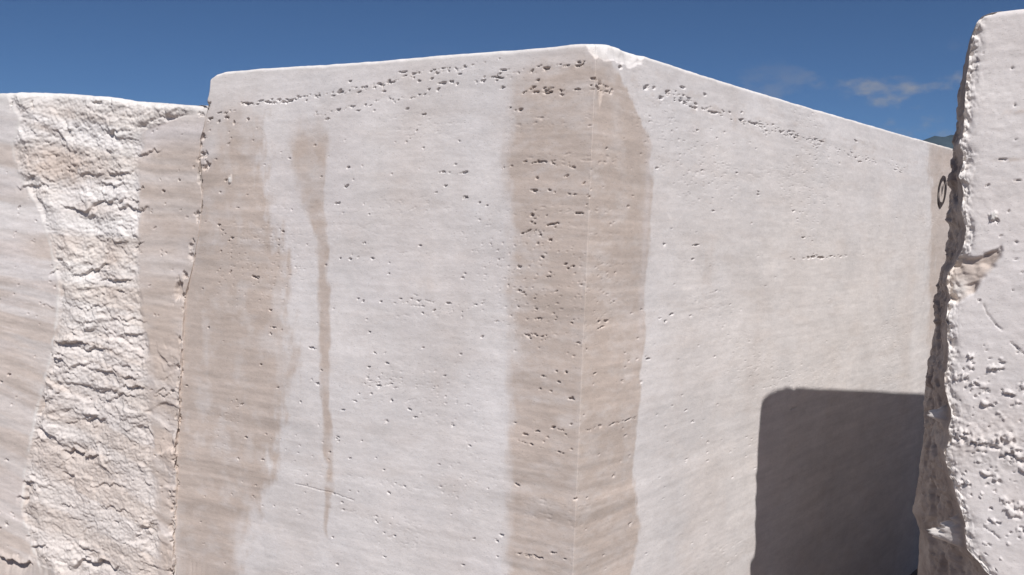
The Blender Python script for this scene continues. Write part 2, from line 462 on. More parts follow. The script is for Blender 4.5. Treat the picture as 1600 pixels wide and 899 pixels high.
    q, z = big(938, 150); S.pit(q, z, .012, .05, .005, seed=8, soft=0.7)
    # pores seen one by one: (x, y, width, height) in the picture
    PORES = [(385,162,25,7),(329,186,10,8),(355,184,10,7),(366,192,6,8),(387,187,6,6),(532,144,14,9),(450,158,20,6),(436,156,7,6),(478,158,7,4),(498,149,7,7),
        (520,150,8,4),(561,144,9,5),(593,132,13,6),(608,128,6,11),(630,113,20,4),(547,127,7,5),(529,172,13,5),(566,137,7,4),(662,179,9,4),(636,170,7,4),
        (651,204,4,4),(641,217,4,3),(544,262,9,5),(542,291,9,6),(693,269,11,4),(693,130,15,6),(675,123,9,5),(417,160,12,5),(402,163,6,4),(502,276,6,3),(527,318,14,4),
        (342,190,6,7),(321,172,7,5),(512,186,10,4),(560,173,8,3),(586,137,7,3),(600,143,6,4),(655,127,8,4),(706,128,10,5),(720,116,12,4),(670,140,6,4),
        (787,110,15,5),(777,121,22,5),(756,127,8,5),(786,137,8,6),(853,108,11,7),(840,126,9,6),(903,98,14,4),(905,103,16,5),(857,145,12,6),(840,144,9,4),
        (902,140,16,4),(934,136,9,6),(928,123,15,5),(970,105,9,9),(813,172,13,5),(797,169,7,4),(1010,137,8,10),(1022,138,5,7),(1043,145,8,11),(1033,153,9,7),
        (1067,137,11,5),(1102,148,7,6),(1087,169,8,7),(1115,176,15,6),(1063,158,6,5),(1090,204,4,4),(843,253,13,5),(835,298,15,6),(725,270,15,5),(728,309,9,5),
        (749,317,6,5),(908,333,6,4),(858,297,9,4),(1097,267,5,4),(1027,263,6,4),(1159,188,10,6),(1182,194,19,6),(1337,220,5,4),(1343,253,7,4),(1275,218,8,3),
        (904,334,13,4),(862,351,22,5),(835,350,6,4),(844,367,6,5),(859,375,9,6),(883,413,6,5),(895,416,9,5),(888,420,7,4),(810,454,11,5),(835,467,5,3),(838,483,5,4),
        (842,498,10,4),(868,500,5,4),(893,505,7,5),(936,503,6,5),(947,502,7,5),(941,511,8,5),(935,514,4,4),(853,525,6,3),(838,525,4,3),(1013,561,6,5),(1050,492,6,6),(1040,502,4,5),
        (1038,382,5,5),(869,580,6,4),(885,582,6,6),(848,588,6,4),(873,597,6,4),(930,584,7,4),(893,623,10,6),(864,668,9,6),(840,674,9,5),(820,679,12,5),(875,707,15,4),
        (830,695,11,4),(808,758,9,5),(957,663,15,4),(980,657,13,3),(863,864,11,4),(840,872,15,4),(882,874,6,4),(777,847,5,4),(740,842,5,4),(1072,641,4,5),(1284,403,16,5),(1270,402,8,5),(1298,401,8,3),
        (363,372,6,5),(358,377,4,4),(442,362,6,4),(342,352,7,5),(398,433,15,6),(423,485,7,4),(428,512,11,3),(408,570,6,4),(488,544,12,5),(567,471,6,5),(577,519,4,4),
        (577,574,9,4),(592,603,9,5),(605,568,9,4),(291,603,10,4),(612,626,6,5),(470,628,4,4),(700,474,9,5),(660,489,5,4),(677,486,5,4),(532,404,5,5),(547,405,6,5),(632,760,5,3),
        (727,308,8,4),(696,291,7,4),(760,322,5,3),(640,640,10,4),(648,652,7,3),(694,588,5,4),(520,840,4,4),(527,882,6,5),(1255,372,5,4),(1185,300,4,3),(1240,330,5,3),(1115,330,5,3),(1088,383,10,5),(1083,405,6,4),(1240,638,14,4)]
    for i, (u, v, pw, ph) in enumerate(PORES):
        q, z = big(u, v); q2, _ = big(u + pw / 2.0, v); a = max(abs(q2 - q), 0.004)
        dist = np.linalg.norm(on_plane(u, v, C0, NL if q < 0 else NR) - EYE)
        b = max(ph / 2.0 / F_PX * dist, 0.0032)
        S.pit(q, z, a * RNG.uniform(.6, .95), b * .68, min(0.024, 0.004 + 1.2 * b), tilt=RNG.uniform(-.15, .15), seed=100 + i, soft=0.35)
    # many smaller ones, crowded along the open beds
    def scatter(n, ulo, uhi, vlo, vhi, smin, smax, line=None, jit=20):
        for i in range(n):
            if line:
                t = RNG.rand(); k = t * (len(line) - 1); j = int(min(k, len(line) - 2)); f = k - j
                u = line[j][0] * (1 - f) + line[j + 1][0] * f + RNG.normal() * 4; v = line[j][1] * (1 - f) + line[j + 1][1] * f + RNG.normal() * jit
            else: u, v = RNG.uniform(ulo, uhi), RNG.uniform(vlo, vhi)
            if v < 75 or u < 300: continue
            q, z = big(u, v)
            if q > 3.6 or z > np.interp(q, [p[0] for p in sorted(tp)], [p[1] for p in sorted(tp)]) - 0.03: continue
            a = RNG.uniform(smin, smax) * (0.6 + 1.0 * RNG.rand()); b = a * RNG.uniform(0.3, 0.7)
            S.pit(q, z, a, max(b, 0.0028), min(0.02, 0.002 + b * RNG.uniform(.4, 1.6)), tilt=RNG.uniform(-.2, .2), seed=RNG.randint(9000), soft=0.45)
    # open beds: ragged, run-together holes strung along a line of the bedding
    def porous(line, half, thr, depth, seed):
        p = sorted(big(u, v) for u, v in line); q0, q1 = p[0][0], p[-1][0]
        zz = [x[1] for x in p]; c = np.where((Qn > q0 - .12) & (Qn < q1 + .12) & inface[0])[0]
        zm = Z[:, c[len(c) // 2]]; r = np.where((zm > min(zz) - 3 * half - .06) & (zm < max(zz) + 3 * half + .06))[0]
        wd = (slice(r[0], r[-1] + 1), slice(c[0], c[-1] + 1)); q, z = Q[wd], Z[wd]
        dz = z - np.interp(q, [x[0] for x in p], zz) - 0.012 * perlin(q * 6, 0 * q, 0.0, seed) - .004 * perlin(q * 25, 0 * q, 0.0, seed + 1)
        env = np.exp(-(dz / half) ** 2) * sstep(q0 - .02, q0 + .04, q) * (1 - sstep(q1 - .04, q1 + .02, q)) * (.55 + .9 * sstep(-.3, .4, fbm(q * 5, 0 * q, oct=3, seed=seed + 2)))
        n = fbm(q * 44, dz * 120, oct=4, seed=seed + 3, gain=.6)
        hole = sstep(thr - .09, thr - .01, n * env + .06 * (env - 1))
        S.D[wd] -= .62 * depth * hole * (.4 + .9 * sstep(thr - .1, thr + .2, n))
    for a in (
        ([(318, 190), (385, 163), (450, 157), (532, 143), (600, 129), (690, 111), (800, 88)], .012, .20, .013, 140),
        ([(480, 180), (600, 160), (700, 138), (790, 120), (860, 104), (930, 98)], .014, .24, .010, 150),
        ([(790, 172), (830, 142), (900, 139), (962, 145)], .014, .18, .012, 160),
        ([(1000, 130), (1050, 149), (1110, 173), (1190, 196), (1290, 226)], .018, .22, .014, 170),
        ([(1180, 196), (1260, 218), (1340, 245), (1420, 268)], .030, .30, .012, 180),
        ([(800, 255), (850, 252), (905, 262)], .010, .22, .009, 190), ([(798, 372), (860, 352), (900, 350)], .014, .20, .010, 200),
        ([(800, 455), (860, 470), (898, 480)], .010, .22, .008, 210), ([(800, 520), (850, 527), (897, 540)], .014, .22, .009, 220),
        ([(800, 650), (860, 668), (895, 690)], .012, .22, .010, 230), ([(800, 690), (850, 700), (895, 716)], .007, .20, .008, 240), ([(790, 862), (850, 875), (893, 892)], .009, .22, .008, 250),
        ([(905, 672), (950, 664), (1000, 650)], .006, .20, .007, 260), ([(600, 470), (700, 475), (795, 480)], .03, .30, .007, 270), ([(560, 590), (660, 600), (720, 610)], .03, .30, .007, 280),
        ([(1230, 402), (1284, 402), (1330, 400)], .008, .20, .010, 290), ([(330, 360), (370, 372), (450, 380)], .02, .26, .008, 300)): porous(*a)
    scatter(40, 800, 910, 250, 720, .003, .006)
    scatter(90, 500, 800, 170, 890, .0025, .0055)
    scatter(70, 300, 500, 190, 890, .0025, .006)
    scatter(50, 900, 1010, 180, 890, .0025, .005)
    scatter(60, 1010, 1450, 170, 620, .003, .006)
    scatter(40, 1010, 1180, 600, 890, .003, .005)
    # hairline crack low on the left face
    S.crack([big(u, v) for u, v in ((462, 756), (480, 760), (500, 766), (520, 770), (535, 776), (553, 782))], 0.0018, 0.004, seed=4)
    # pale scar and old spall near the seam
    q, z = big(360, 281); S.pit(q, z, .009, .016, -.005, seed=77, soft=.5)
    for (u, v) in ((318, 240), (322, 260), (316, 212)):
        q, z = big(u, v); S.pit(q, z, .02, .018, .012, seed=u, soft=.7)
    for i in range(34):                                    # nibbled seam edge
        v = RNG.uniform(165, 899); qq, z = big(300, v)
        qe = np.interp(z, [p[0] for p in zs], [p[1] for p in zs])
        S.pit(-qe + RNG.uniform(-.004, .010), z, RNG.uniform(.006, .016), RNG.uniform(.008, .022), RNG.uniform(.004, .012), seed=i + 400, soft=.7)
    # ---- colour of the stone: water stains, beds, fresh chips
    def edge(pts):                                        # picture polyline -> q as function of z
        p = sorted((b, a) for a, b in (big(u, v) for u, v in pts)); return np.interp(Z, [x[0] for x in p], [x[1] for x in p])
    wob = fbm(Q * 7, Z * 5, oct=4, seed=50); wob2 = fbm(Q * 30, Z * 14, oct=3, seed=51)
    def between(le, re, sl, sr, amp=0.02, amp2=0.006):
        x = Q + amp * wob + amp2 * wob2
        return sstep(-sl, sl, x - le) * (1 - sstep(-sr, sr, x - re))
    def ramp_v(pt_hi, pt_lo):                              # 0 above pt_hi, 1 below pt_lo
        return 1 - sstep(big(*pt_lo)[1], big(*pt_hi)[1], Z + 0.09 * wob + .03 * wob2)
    le = edge([(838, 75), (822, 95), (808, 130), (800, 180), (794, 250), (796, 330), (798, 500), (798, 700), (793, 899)])
    re = edge([(948, 78), (962, 105), (978, 135), (992, 165), (1006, 195), (1020, 228), (1018, 300), (1009, 450), (1003, 590), (996, 660), (987, 720), (993, 780), (998, 820), (985, 899)])
    st = between(le, re, 0.030, 0.009, 0.026, 0.026) * ramp_v((870, 52), (870, 135))
    st *= np.clip(0.88 + 0.35 * wob + .45 * fbm(Q * 11, bed * 26, oct=4, seed=130) + .25 * fbm(Q * 40, bed * 70, oct=3, seed=131), .3, 1.1)
    # lilac damp rim inside its right border
    rim = np.exp(-((Q - re + 0.02) / 0.018) ** 2) * ramp_v((1000, 180), (1000, 240)) * (1 - ramp_v((1000, 430), (1000, 620)))
    le2 = edge([(300, 160), (262, 899)]) - 1.0
    re2 = edge([(400, 160), (412, 220), (418, 300), (440, 370), (452, 430), (446, 500), (462, 570), (440, 640), (436, 690), (424, 740), (405, 800), (382, 860), (372, 899)])
    s2 = between(le2, re2, 0.02, 0.045, 0.08, 0.08) * ramp_v((380, 130), (380, 250))
    s2 *= 1 - 0.42 * sstep(0.0, 0.35, fbm(Q * 6 + 3, Z * 3, oct=4, seed=53))
    s2 *= np.clip(.82 + .7 * fbm(Q * 9, Z * 9, oct=5, seed=132, gain=.6) + .35 * fbm(Q * 12, bed * 34, oct=3, seed=133) + .16, .15, 1.15)
    hole = np.exp(-((Q - big(440, 330)[0]) / .04) ** 2 - ((Z - big(440, 270)[1]) / .12) ** 2); s2 *= 1 - hole
    for (u, v, ru, rv) in ((372, 860, .022, .10), (385, 700, .035, .05), (330, 225, .05, .05)):
        q, z = big(u, v); s2 *= 1 - 0.6 * np.exp(-((Q - q) / ru) ** 2 - ((Z - z) / rv) ** 2) * sstep(-.3, .4, wob + .3)
    le3 = edge([(458, 180), (455, 230), (460, 290), (478, 340), (497, 380), (499, 470), (501, 560), (507, 640), (503, 690), (508, 745), (506, 845)])
    re3 = edge([(500, 180), (511, 220), (511, 290), (508, 340), (510, 380), (515, 470), (518, 560), (518, 640), (519, 745), (514, 845)])
    s3 = between(le3, re3, 0.010 + .014 * sstep(big(490, 380)[1], big(490, 300)[1], Z), 0.007 + .010 * sstep(big(490, 330)[1], big(490, 230)[1], Z), 0.022, 0.018) * ramp_v((485, 160), (485, 235)) * (1 - ramp_v((511, 822), (511, 850)))
    s3 *= np.clip(0.82 + 0.9 * fbm(Q * 9, Z * 9, oct=5, seed=55, gain=.6), 0.1, 1)
    s3 *= 1 - 0.7 * np.exp(-((Z - big(512, 757)[1]) / .012) ** 2)
    le4 = edge([(1452, 225), (1453, 300), (1452, 520)])
    re4 = edge([(1540, 225), (1540, 520)])
    s4 = between(le4, re4, 0.08, 0.05, 0.22, 0.08) * 0.75 * (1 - ramp_v((1460, 470), (1460, 640)))
    stain = np.clip(np.maximum.reduce([st, s2, s3, s4]), 0, 1)
    # faint drips and veils
    stain = np.clip(stain + 0.20 * sstep(0.0, .4, fbm(Q * 3, Z * 0.8, oct=4, seed=57)) + 0.16 * sstep(0.0, .4, fbm(Q * 4, bed * 14, oct=4, seed=58)), 0, 1)
    for (u, v, au, av, k) in ((1105, 420, .05, .10, .35), (690, 600, .06, .04, .25), (660, 445, .07, .03, .25), (1060, 640, .03, .25, .18)):
        q, z = big(u, v); stain = np.clip(stain + k * np.exp(-((Q - q) / au) ** 2 - ((Z - z) / av) ** 2) * sstep(-.4, .3, wob2), 0, 1)
    # pink-beige veins round the pores on the right face
    q1, z1 = big(1100, 165); q2, z2 = big(1400, 250)
    ln = (Q > 0.1) * np.exp(-((Z - (z1 + (z2 - z1) * (Q - q1) / (q2 - q1))) / .055) ** 2)
    stain = np.clip(stain + 0.35 * ln * sstep(.05, .5, fbm(Q * 14, bed * 34, oct=3, seed=60)), 0, 1)
    bandn = 1.5 * fbm(bed * 20, Q * 0.7, oct=3, seed=61, gain=.6) + 0.9 * fbm(bed * 60, Q * 2.2, oct=3, seed=62)
    bandn *= 0.32 + 0.6 * np.clip(st + s2 * .8, 0, 1)
    lower = sstep(1.55, 1.15, Z)
    bandn *= 1 + 0.5 * lower
    bandn -= 0.5 * peck * open_bed * big_open
    fresh = np.zeros_like(Q)
    fresh += ar * sstep(-.35, .3, fbm(Z * 6, 0 * Z, oct=5, seed=63)) * 0.14 * sstep(2.2, 1.5, Z)
    fresh += .45 * sstep(0.0, 0.010, strike)
    q, z = big(360, 281); fresh += np.exp(-(((Q - q) / .008) ** 2 + ((Z - z) / .014) ** 2) ** 2)
    fresh += np.exp(-((zt[None] - Z) / 0.012) ** 2) * inface * 0.7
    qe = np.interp(Z, [p[0] for p in zs], [p[1] for p in zs])
    fresh += 0.6 * np.exp(-((Q + qe) / .012) ** 2) * sstep(1.6, 1.2, Z) * sstep(-.2, .3, wob2 + .1)
    X[..., :2] += (S.D[..., None] * Nn[None])
    lil = np.clip(rim * 0.45, 0, 1)
    lil = np.maximum(lil, 0.45 * sstep(.0, .5, fbm(Q * 1.7 + 9, Z * 1.3, oct=3, seed=66)) * (Q < 0) * (1 - stain))
    side_shade = np.zeros_like(Q)
    cc = np.append((backL + backR + 2 * C0[:2]) / 4, zt.mean())
    cc[2] = 2.38
    o = grid_object('travertine_block', X, {'stain': stain, 'band': np.clip(bandn, -1, 1), 'fresh': np.clip(fresh, 0, 1), 'lilac': lil, 'side_shade': side_shade}, M_STONE, cc)
    return o
big_block = build_big()
tag(big_block, 'huge pale sawn travertine block in the middle, its near corner stained beige', 'stone block')

# painted mark: a sprayed ring with a short stroke in it, near the far end of the long face
def painted_mark():
    q0, z0 = big(1471, 299)
    rv = abs(big(1471, 277)[1] - big(1471, 321)[1]) / 2
    q1 = big(1476.3, 299)[0]; rq = q1 - q0
    V = []; Fc = []
    n = 64
    def put(q, z, lift=0.006):
        p = C0[:2] + DR * q + NR * lift
        V.append((p[0] + LEAN * (z - C0[2]), p[1], z)); return len(V) - 1
    ring = []
    for k in range(n):
        a = 2 * math.pi * k / n
        wv = 0.15 + 0.03 * math.sin(3 * a + 1) + 0.02 * math.sin(7 * a)
        tl = 0.16 * math.sin(a)
        ring.append([put(q0 + rq * (f * math.cos(a) + tl), z0 + rv * f * math.sin(a)) for f in (1 + wv, 1 - wv * 1.2)])
    for k in range(n):
        a, b = ring[k], ring[(k + 1) % n]; Fc.append((a[0], b[0], b[1], a[1]))
    m = 12; prev = None
    for k in range(m + 1):
        f = k / m; z = z0 + rv * (0.52 - 0.75 * f); wq = rq * (0.07 + 0.10 * math.sin(math.pi * min(1, f * 1.3)) * (1 - f))
        c = q0 + rq * 0.02 + rq * 0.05 * math.sin(5 * f)
        cur = (put(c - wq, z), put(c + wq, z))
        if prev: Fc.append((prev[0], prev[1], cur[1], cur[0]))
        prev = cur
    o = plain_mesh('painted_mark', V, Fc, simple('black_paint', (0.07, 0.055, 0.052), 0.7, 60.0, 0.5), False)
    o.parent = big_block
    o['label'] = 'black sprayed ring with a short stroke inside'
painted_mark()

# ================================================================== the rough block on the left
SEAM_L = on_plane(310, 300, C0, NL)
DA = np.array([-1.0, 0.34]); DA /= np.linalg.norm(DA)
NA = np.array([DA[1], -DA[0]]); NA = NA if NA[1] < 0 else -NA
A0 = (C0[:2] + DL * QL)
def rough(u, v):
    d = ray(u, v); A = d[0] * NA[0] + d[1] * NA[1]
    B = (EYE[0] - A0[0]) * NA[0] + (EYE[1] - A0[1]) * NA[1]
    p = EYE - d * (B / A)
    return ((p[:2] - A0) @ -DA, p[2])                        # q: 0 near the seam, negative to the left
def build_rough():
    WID = 1.9; dep = 1.5
    f = np.linspace(0, 1, 480)
    qn = -WID + WID * (f ** 0.62)                             # dense towards the seam (in view)
    left0 = A0 + DA * WID
    Pp = []; Nn = []; Qn = []; kind = []
    for k in range(16):
        g = (k + 1) / 17; Pp.append(left0 - NA * dep * (1 - g)); Nn.append(DA); Qn.append(-WID - dep * (1 - g)); kind.append(0)
    for q in qn: Pp.append(A0 - DA * q); Nn.append(NA); Qn.append(q); kind.append(1)
    for k in range(24):
        g = (k + 1) / 25; g = g ** 2
        Pp.append(A0 - NA * dep * g); Nn.append(-DA); Qn.append(dep * g); kind.append(2)
    for k in range(1, 16):
        g = k / 16; Pp.append((A0 - NA * dep) * (1 - g) + (left0 - NA * dep) * g); Nn.append(-NA); Qn.append(dep + 2 * g); kind.append(3)
    Pp = np.array(Pp); Nn = np.array(Nn); Qn = np.array(Qn); kind = np.array(kind)
    tp = [rough(u, v) for u, v in ((-60, 146), (0, 147), (60, 145), (110, 146), (150, 150), (190, 153), (215, 158), (250, 160), (285, 163), (312, 165))]
    zt = interp(Qn, tp) + 0.006 * fbm(Qn * 12, 0 * Qn, oct=4, seed=71)
    Z = z_grid(zt, 0.55, 20, 560); R = len(Z)
    Q = np.repeat(Qn[None], R, 0)
    # right boundary follows the big block's ragged end, a finger's gap away
    sp = []
    for u, v in ((331, 60), (328, 118), (323, 140), (318, 165), (312, 185), (310, 230), (315, 280), (311, 330), (299, 400), (288, 440), (285, 480), (281, 560), (278, 640), (273, 720), (271, 800), (269, 899), (267, 1100)):
        q, z = rough(u, v); sp.append((z, q))
    sp.sort(); qe = np.interp(Z[:, :1], [p[0] for p in sp], [p[1] for p in sp]) + 0.004 * fbm(Z[:, :1] * 14, 0.0, oct=4, seed=9)
    k1 = kind == 1; k2 = kind == 2
    Q[:, k1] = -WID + (Q[:, k1] + WID) * (qe + WID) / WID
    X = np.zeros(Q.shape + (3,)); X[..., :2] = Pp[None]
    X[:, k1, 0] = A0[0] - DA[0] * Q[:, k1]; X[:, k1, 1] = A0[1] - DA[1] * Q[:, k1]
    X[:, k2, :2] += -qe[..., None] * DA
    X[..., 2] = Z
    S = Sheet(Q, Z)
    def edge(pts):
        p = sorted((b, a) for a, b in (rough(u, v) for u, v in pts)); return np.interp(Z, [x[0] for x in p], [x[1] for x in p])
    wob = fbm(Q * 6, Z * 6, oct=4, seed=72); wob2 = fbm(Q * 22, Z * 22, oct=3, seed=73)
    le = edge([(20, 150), (40, 190), (28, 225), (40, 270), (70, 330), (92, 385), (100, 440), (98, 500), (88, 560), (72, 620), (58, 680), (48, 740), (42, 800), (62, 850), (80, 899)])
    re = edge([(330, 150), (300, 178), (262, 190), (225, 205), (218, 260), (220, 450), (228, 520), (236, 600), (240, 700), (248, 780), (250, 899)])
    x = Q + 0.02 * wob + 0.008 * wob2
    dl = x - le; dr = re - x
    calm = .45 + .75 * sstep(-.25, .25, fbm(Q * 3.5 + 2, Z * 3, oct=2, seed=113))
    rib = sstep(-.004, .02, dl) * sstep(-.01, .03, dr)       # 1 on the split, unsawn strip
    ribs = sstep(-.01, .10, dl) * sstep(-.02, .12, dr)
    S.D += 0.004 * fbm(Q * 1.6, Z * 1.6, oct=3, seed=74) + 0.0012 * fbm(Q * 22, Z * 44, oct=3, seed=75)
    # sawn skin on the far left stands proud, the split runs down from it towards the right
    S.D += 0.030 * (1 - sstep(0, .22, dl)) - 0.008 * rib
    S.D += ribs * 0.018
    rn = fbm(Q * 6 + 1.3 * wob, Z * 11 + wob, oct=6, seed=76, gain=.56)
    rg = fbm(Q * 7, Z * 16 - Q * 2, oct=5, seed=77, gain=.55, ridged=True)
    fc = facet(Q * 9 + .8 * wob + Z * 3, Z * 13 + .8 * wob, seed=110, soft=22) * 1.35 + .6 * facet(Q * 24 + Z * 9, Z * 36 + 1.2 * wob2, seed=111, soft=16) + .16 * facet(Q * 60 + Z * 20, Z * 85, seed=114, soft=12)
    low = sstep(1.75, 1.45, Z)
    S.D += rib * calm * (0.012 * rn + 0.0085 * fc * (.55 + .45 * low) + 0.006 * rg * sstep(-.3, .4, wob))
    S.D += rib * .0022 * facet(Q * 95 + Z * 30, Z * 120 + wob2, seed=134, soft=18)
    S.D += rib * calm * .0025 * fbm(Q * 60 + Z * 30, Z * 45 - Q * 30, oct=3, seed=112, ridged=True)
    half = 0.35 * sstep(-.02, .08, dr * -1) * sstep(0, .1, dl) * sstep(1.6, 1.2, Z)       # lower right of the split is still uneven
    S.D += half * (0.014 * rn + 0.020 * fc)
    # lips and steps
    LED = [(150, 322, 62, 16, .020), (205, 325, 36, 14, .016), (120, 535, 34, 14, .034), (150, 545, 26, 10, .018), (210, 604, 22, 12, .022), (150, 655, 28, 12, .018), (120, 705, 24, 10, .028),
           (145, 712, 20, 9, .018), (55, 750, 14, 9, .018), (45, 775, 14, 9, .014), (30, 872, 46, 12, .050), (155, 878, 46, 14, .040), (72, 850, 20, 9, .018), (140, 857, 16, 12, .014), (150, 423, 36, 10, .020), (185, 440, 36, 9, .016),
           (60, 292, 36, 10, .012), (190, 270, 26, 9, .014), (175, 290, 30, 10, .014), (230, 240, 30, 8, .010), (180, 207, 16, 8, .014), (155, 160, 14, 7, .012), (205, 590, 14, 12, .016),
           (130, 570, 20, 10, .014), (190, 620, 40, 10, .012), (255, 618, 20, 6, .010), (170, 755, 40, 9, .010), (180, 795, 40, 10, .010), (110, 790, 20, 8, .012), (150, 480, 40, 10, .012), (200, 500, 40, 8, .010)]
    for i, (u, v, wpx, hpx, dp) in enumerate(LED):
        q, z = rough(u, v); S.ledge(q, z, wpx * 0.00225, hpx * 0.00225, dp * 0.68, tilt=RNG.uniform(-.15, .25), seed=700 + i)
    for i in range(110):
        u, v = RNG.uniform(50, 250), RNG.uniform(170, 899)
        q, z = rough(u, v)
        j = np.argmin(np.abs(Z[:, 200] - z)); c = np.argmin(np.abs(Q[j] - q))
        if rib[j, c] < .5 and RNG.rand() < .75: continue
        S.ledge(q, z, RNG.uniform(.008, .032), RNG.uniform(.006, .016), RNG.uniform(.002, .007), tilt=RNG.uniform(-.5, .6), seed=900 + i)
    # pores and nicks
    for i, (u, v, pw, ph) in enumerate([(8, 467, 7, 5), (23, 584, 8, 4), (12, 595, 6, 4), (20, 816, 7, 7), (10, 822, 6, 4), (280, 282, 5, 4), (255, 299, 8, 4), (222, 293, 6, 4), (236, 820, 6, 5),
            (268, 612, 10, 5), (40, 325, 6, 4), (20, 716, 7, 3), (28, 165, 4, 12), (60, 165, 4, 16), (265, 770, 6, 6), (310, 275, 5, 22), (314, 250, 6, 10)]):
        q, z = rough(u, v); S.pit(q, z, pw * .00122, ph * .00125, .012, seed=300 + i)
    for i in range(170):
        q, z = rough(RNG.uniform(0, 310), RNG.uniform(190, 890)); a = RNG.uniform(.0025, .007)
        S.pit(q, z, a, a * .6, .005, seed=2000 + i)
    for i in range(34):
        v = RNG.uniform(165, 899); z = rough(290, v)[1]; q = np.interp(z, [p[0] for p in sp], [p[1] for p in sp])
        S.pit(q - RNG.uniform(-.004, .010), z, RNG.uniform(.006, .016), RNG.uniform(.008, .02), RNG.uniform(.004, .010), seed=i + 2400, soft=.7)
    # conchoidal chip on the seam edge
    q, z = rough(278, 458); S.pit(q, z, .030, .05, .016, seed=5, soft=.9)
    S.D = top_round(S.D, Z, zt[None], 0.02 + 0.03 * np.clip(fbm(Q * 7, 0 * Q, oct=4, seed=78), 0, 1))
    # colours
    bed = Z + 0.05 * perlin(Q * 1.1, Z * 1.0, 0.0, 80) + (0.10 + .25 * sstep(1.8, 1.3, Z)) * Q + 0.01 * perlin(Q * 5, Z * 4, 0.0, 81)
    fresh = .62 * rib * np.clip(0.6 + 1.2 * wob + .5 * wob2, 0, 1) * (0.35 + 0.65 * sstep(1.1, 1.9, Z))
    fresh = np.maximum(fresh, np.exp(-(dl / .008) ** 2) * 0.8 * sstep(-.3, .3, wob2 + .1))
    beige = np.clip(sstep(-.15, .25, fbm(bed * 9, Q * 1.2, oct=4, seed=82)) * 0.9 + 0.55 * sstep(1.95, 1.3, Z), 0, 1)
    stain = beige * 0.85
    q, z = rough(100, 258); blob = np.exp(-(((Q - q) / .22) ** 2 + ((Z - z + .12 * (Q - q)) / .085) ** 2) ** 2) * sstep(-.4, .3, wob + .15 + .5 * wob2)
    stain = np.maximum(stain, blob * 1.0); fresh *= 1 - blob
    q, z = rough(150, 327); blob = np.exp(-((Q - q) / .12) ** 2 - ((Z - z) / .035) ** 2); stain = np.maximum(stain, blob * .7); fresh *= 1 - blob * .7
    strip = sstep(-.02, .012, x - re + .02 * wob2)
    sn = np.clip(0.95 + 1.0 * fbm(bed * 10, Q * 1.5, oct=4, seed=83), .1, 1)
    stain = stain * (1 - strip) + sn * strip
    q, z = rough(258, 545); stain = np.clip(stain + strip * np.exp(-((Q - q) / .05) ** 2 - ((Z - z) / .09) ** 2), 0, 1)
    fresh *= 1 - strip
    lil = 0.85 * strip * np.exp(-((Z - rough(250, 205)[1]) / .05) ** 2) + 0.3 * strip * sstep(0, .5, fbm(Q * 5, Z * 4, oct=3, seed=84))
    lil = np.maximum(lil, 0.5 * (1 - sstep(-.01, .01, dl)) * sstep(-.1, .35, fbm(Q * 2, bed * 5, oct=3, seed=85)))
    lil = np.clip(lil, 0, 1) * (1 - np.clip(fresh, 0, 1))
    topw = np.exp(-((zt[None] - Z) / .045) ** 2); stain *= 1 - .8 * topw; lil *= 1 - .7 * topw; fresh = np.maximum(fresh, .75 * topw)
    bandn = 1.5 * fbm(bed * 22, Q * .8, oct=3, seed=86, gain=.6) + .9 * fbm(bed * 60, Q * 3, oct=3, seed=87)
    bandn *= 1 - .65 * rib
    X[..., :2] += S.D[..., None] * Nn[None]
    side_shade = np.zeros_like(Q)
    cc = np.append((A0 + left0) / 2 - NA * dep / 2, zt.mean())
    return grid_object('travertine_block', X, {'stain': np.clip(stain, 0, 1), 'band': np.clip(bandn, -1, 1), 'fresh': np.clip(fresh, 0, 1), 'lilac': lil, 'side_shade': side_shade}, M_STONE, cc)
tag(build_rough(), 'lower travertine block on the left with a rough split white strip', 'stone block')

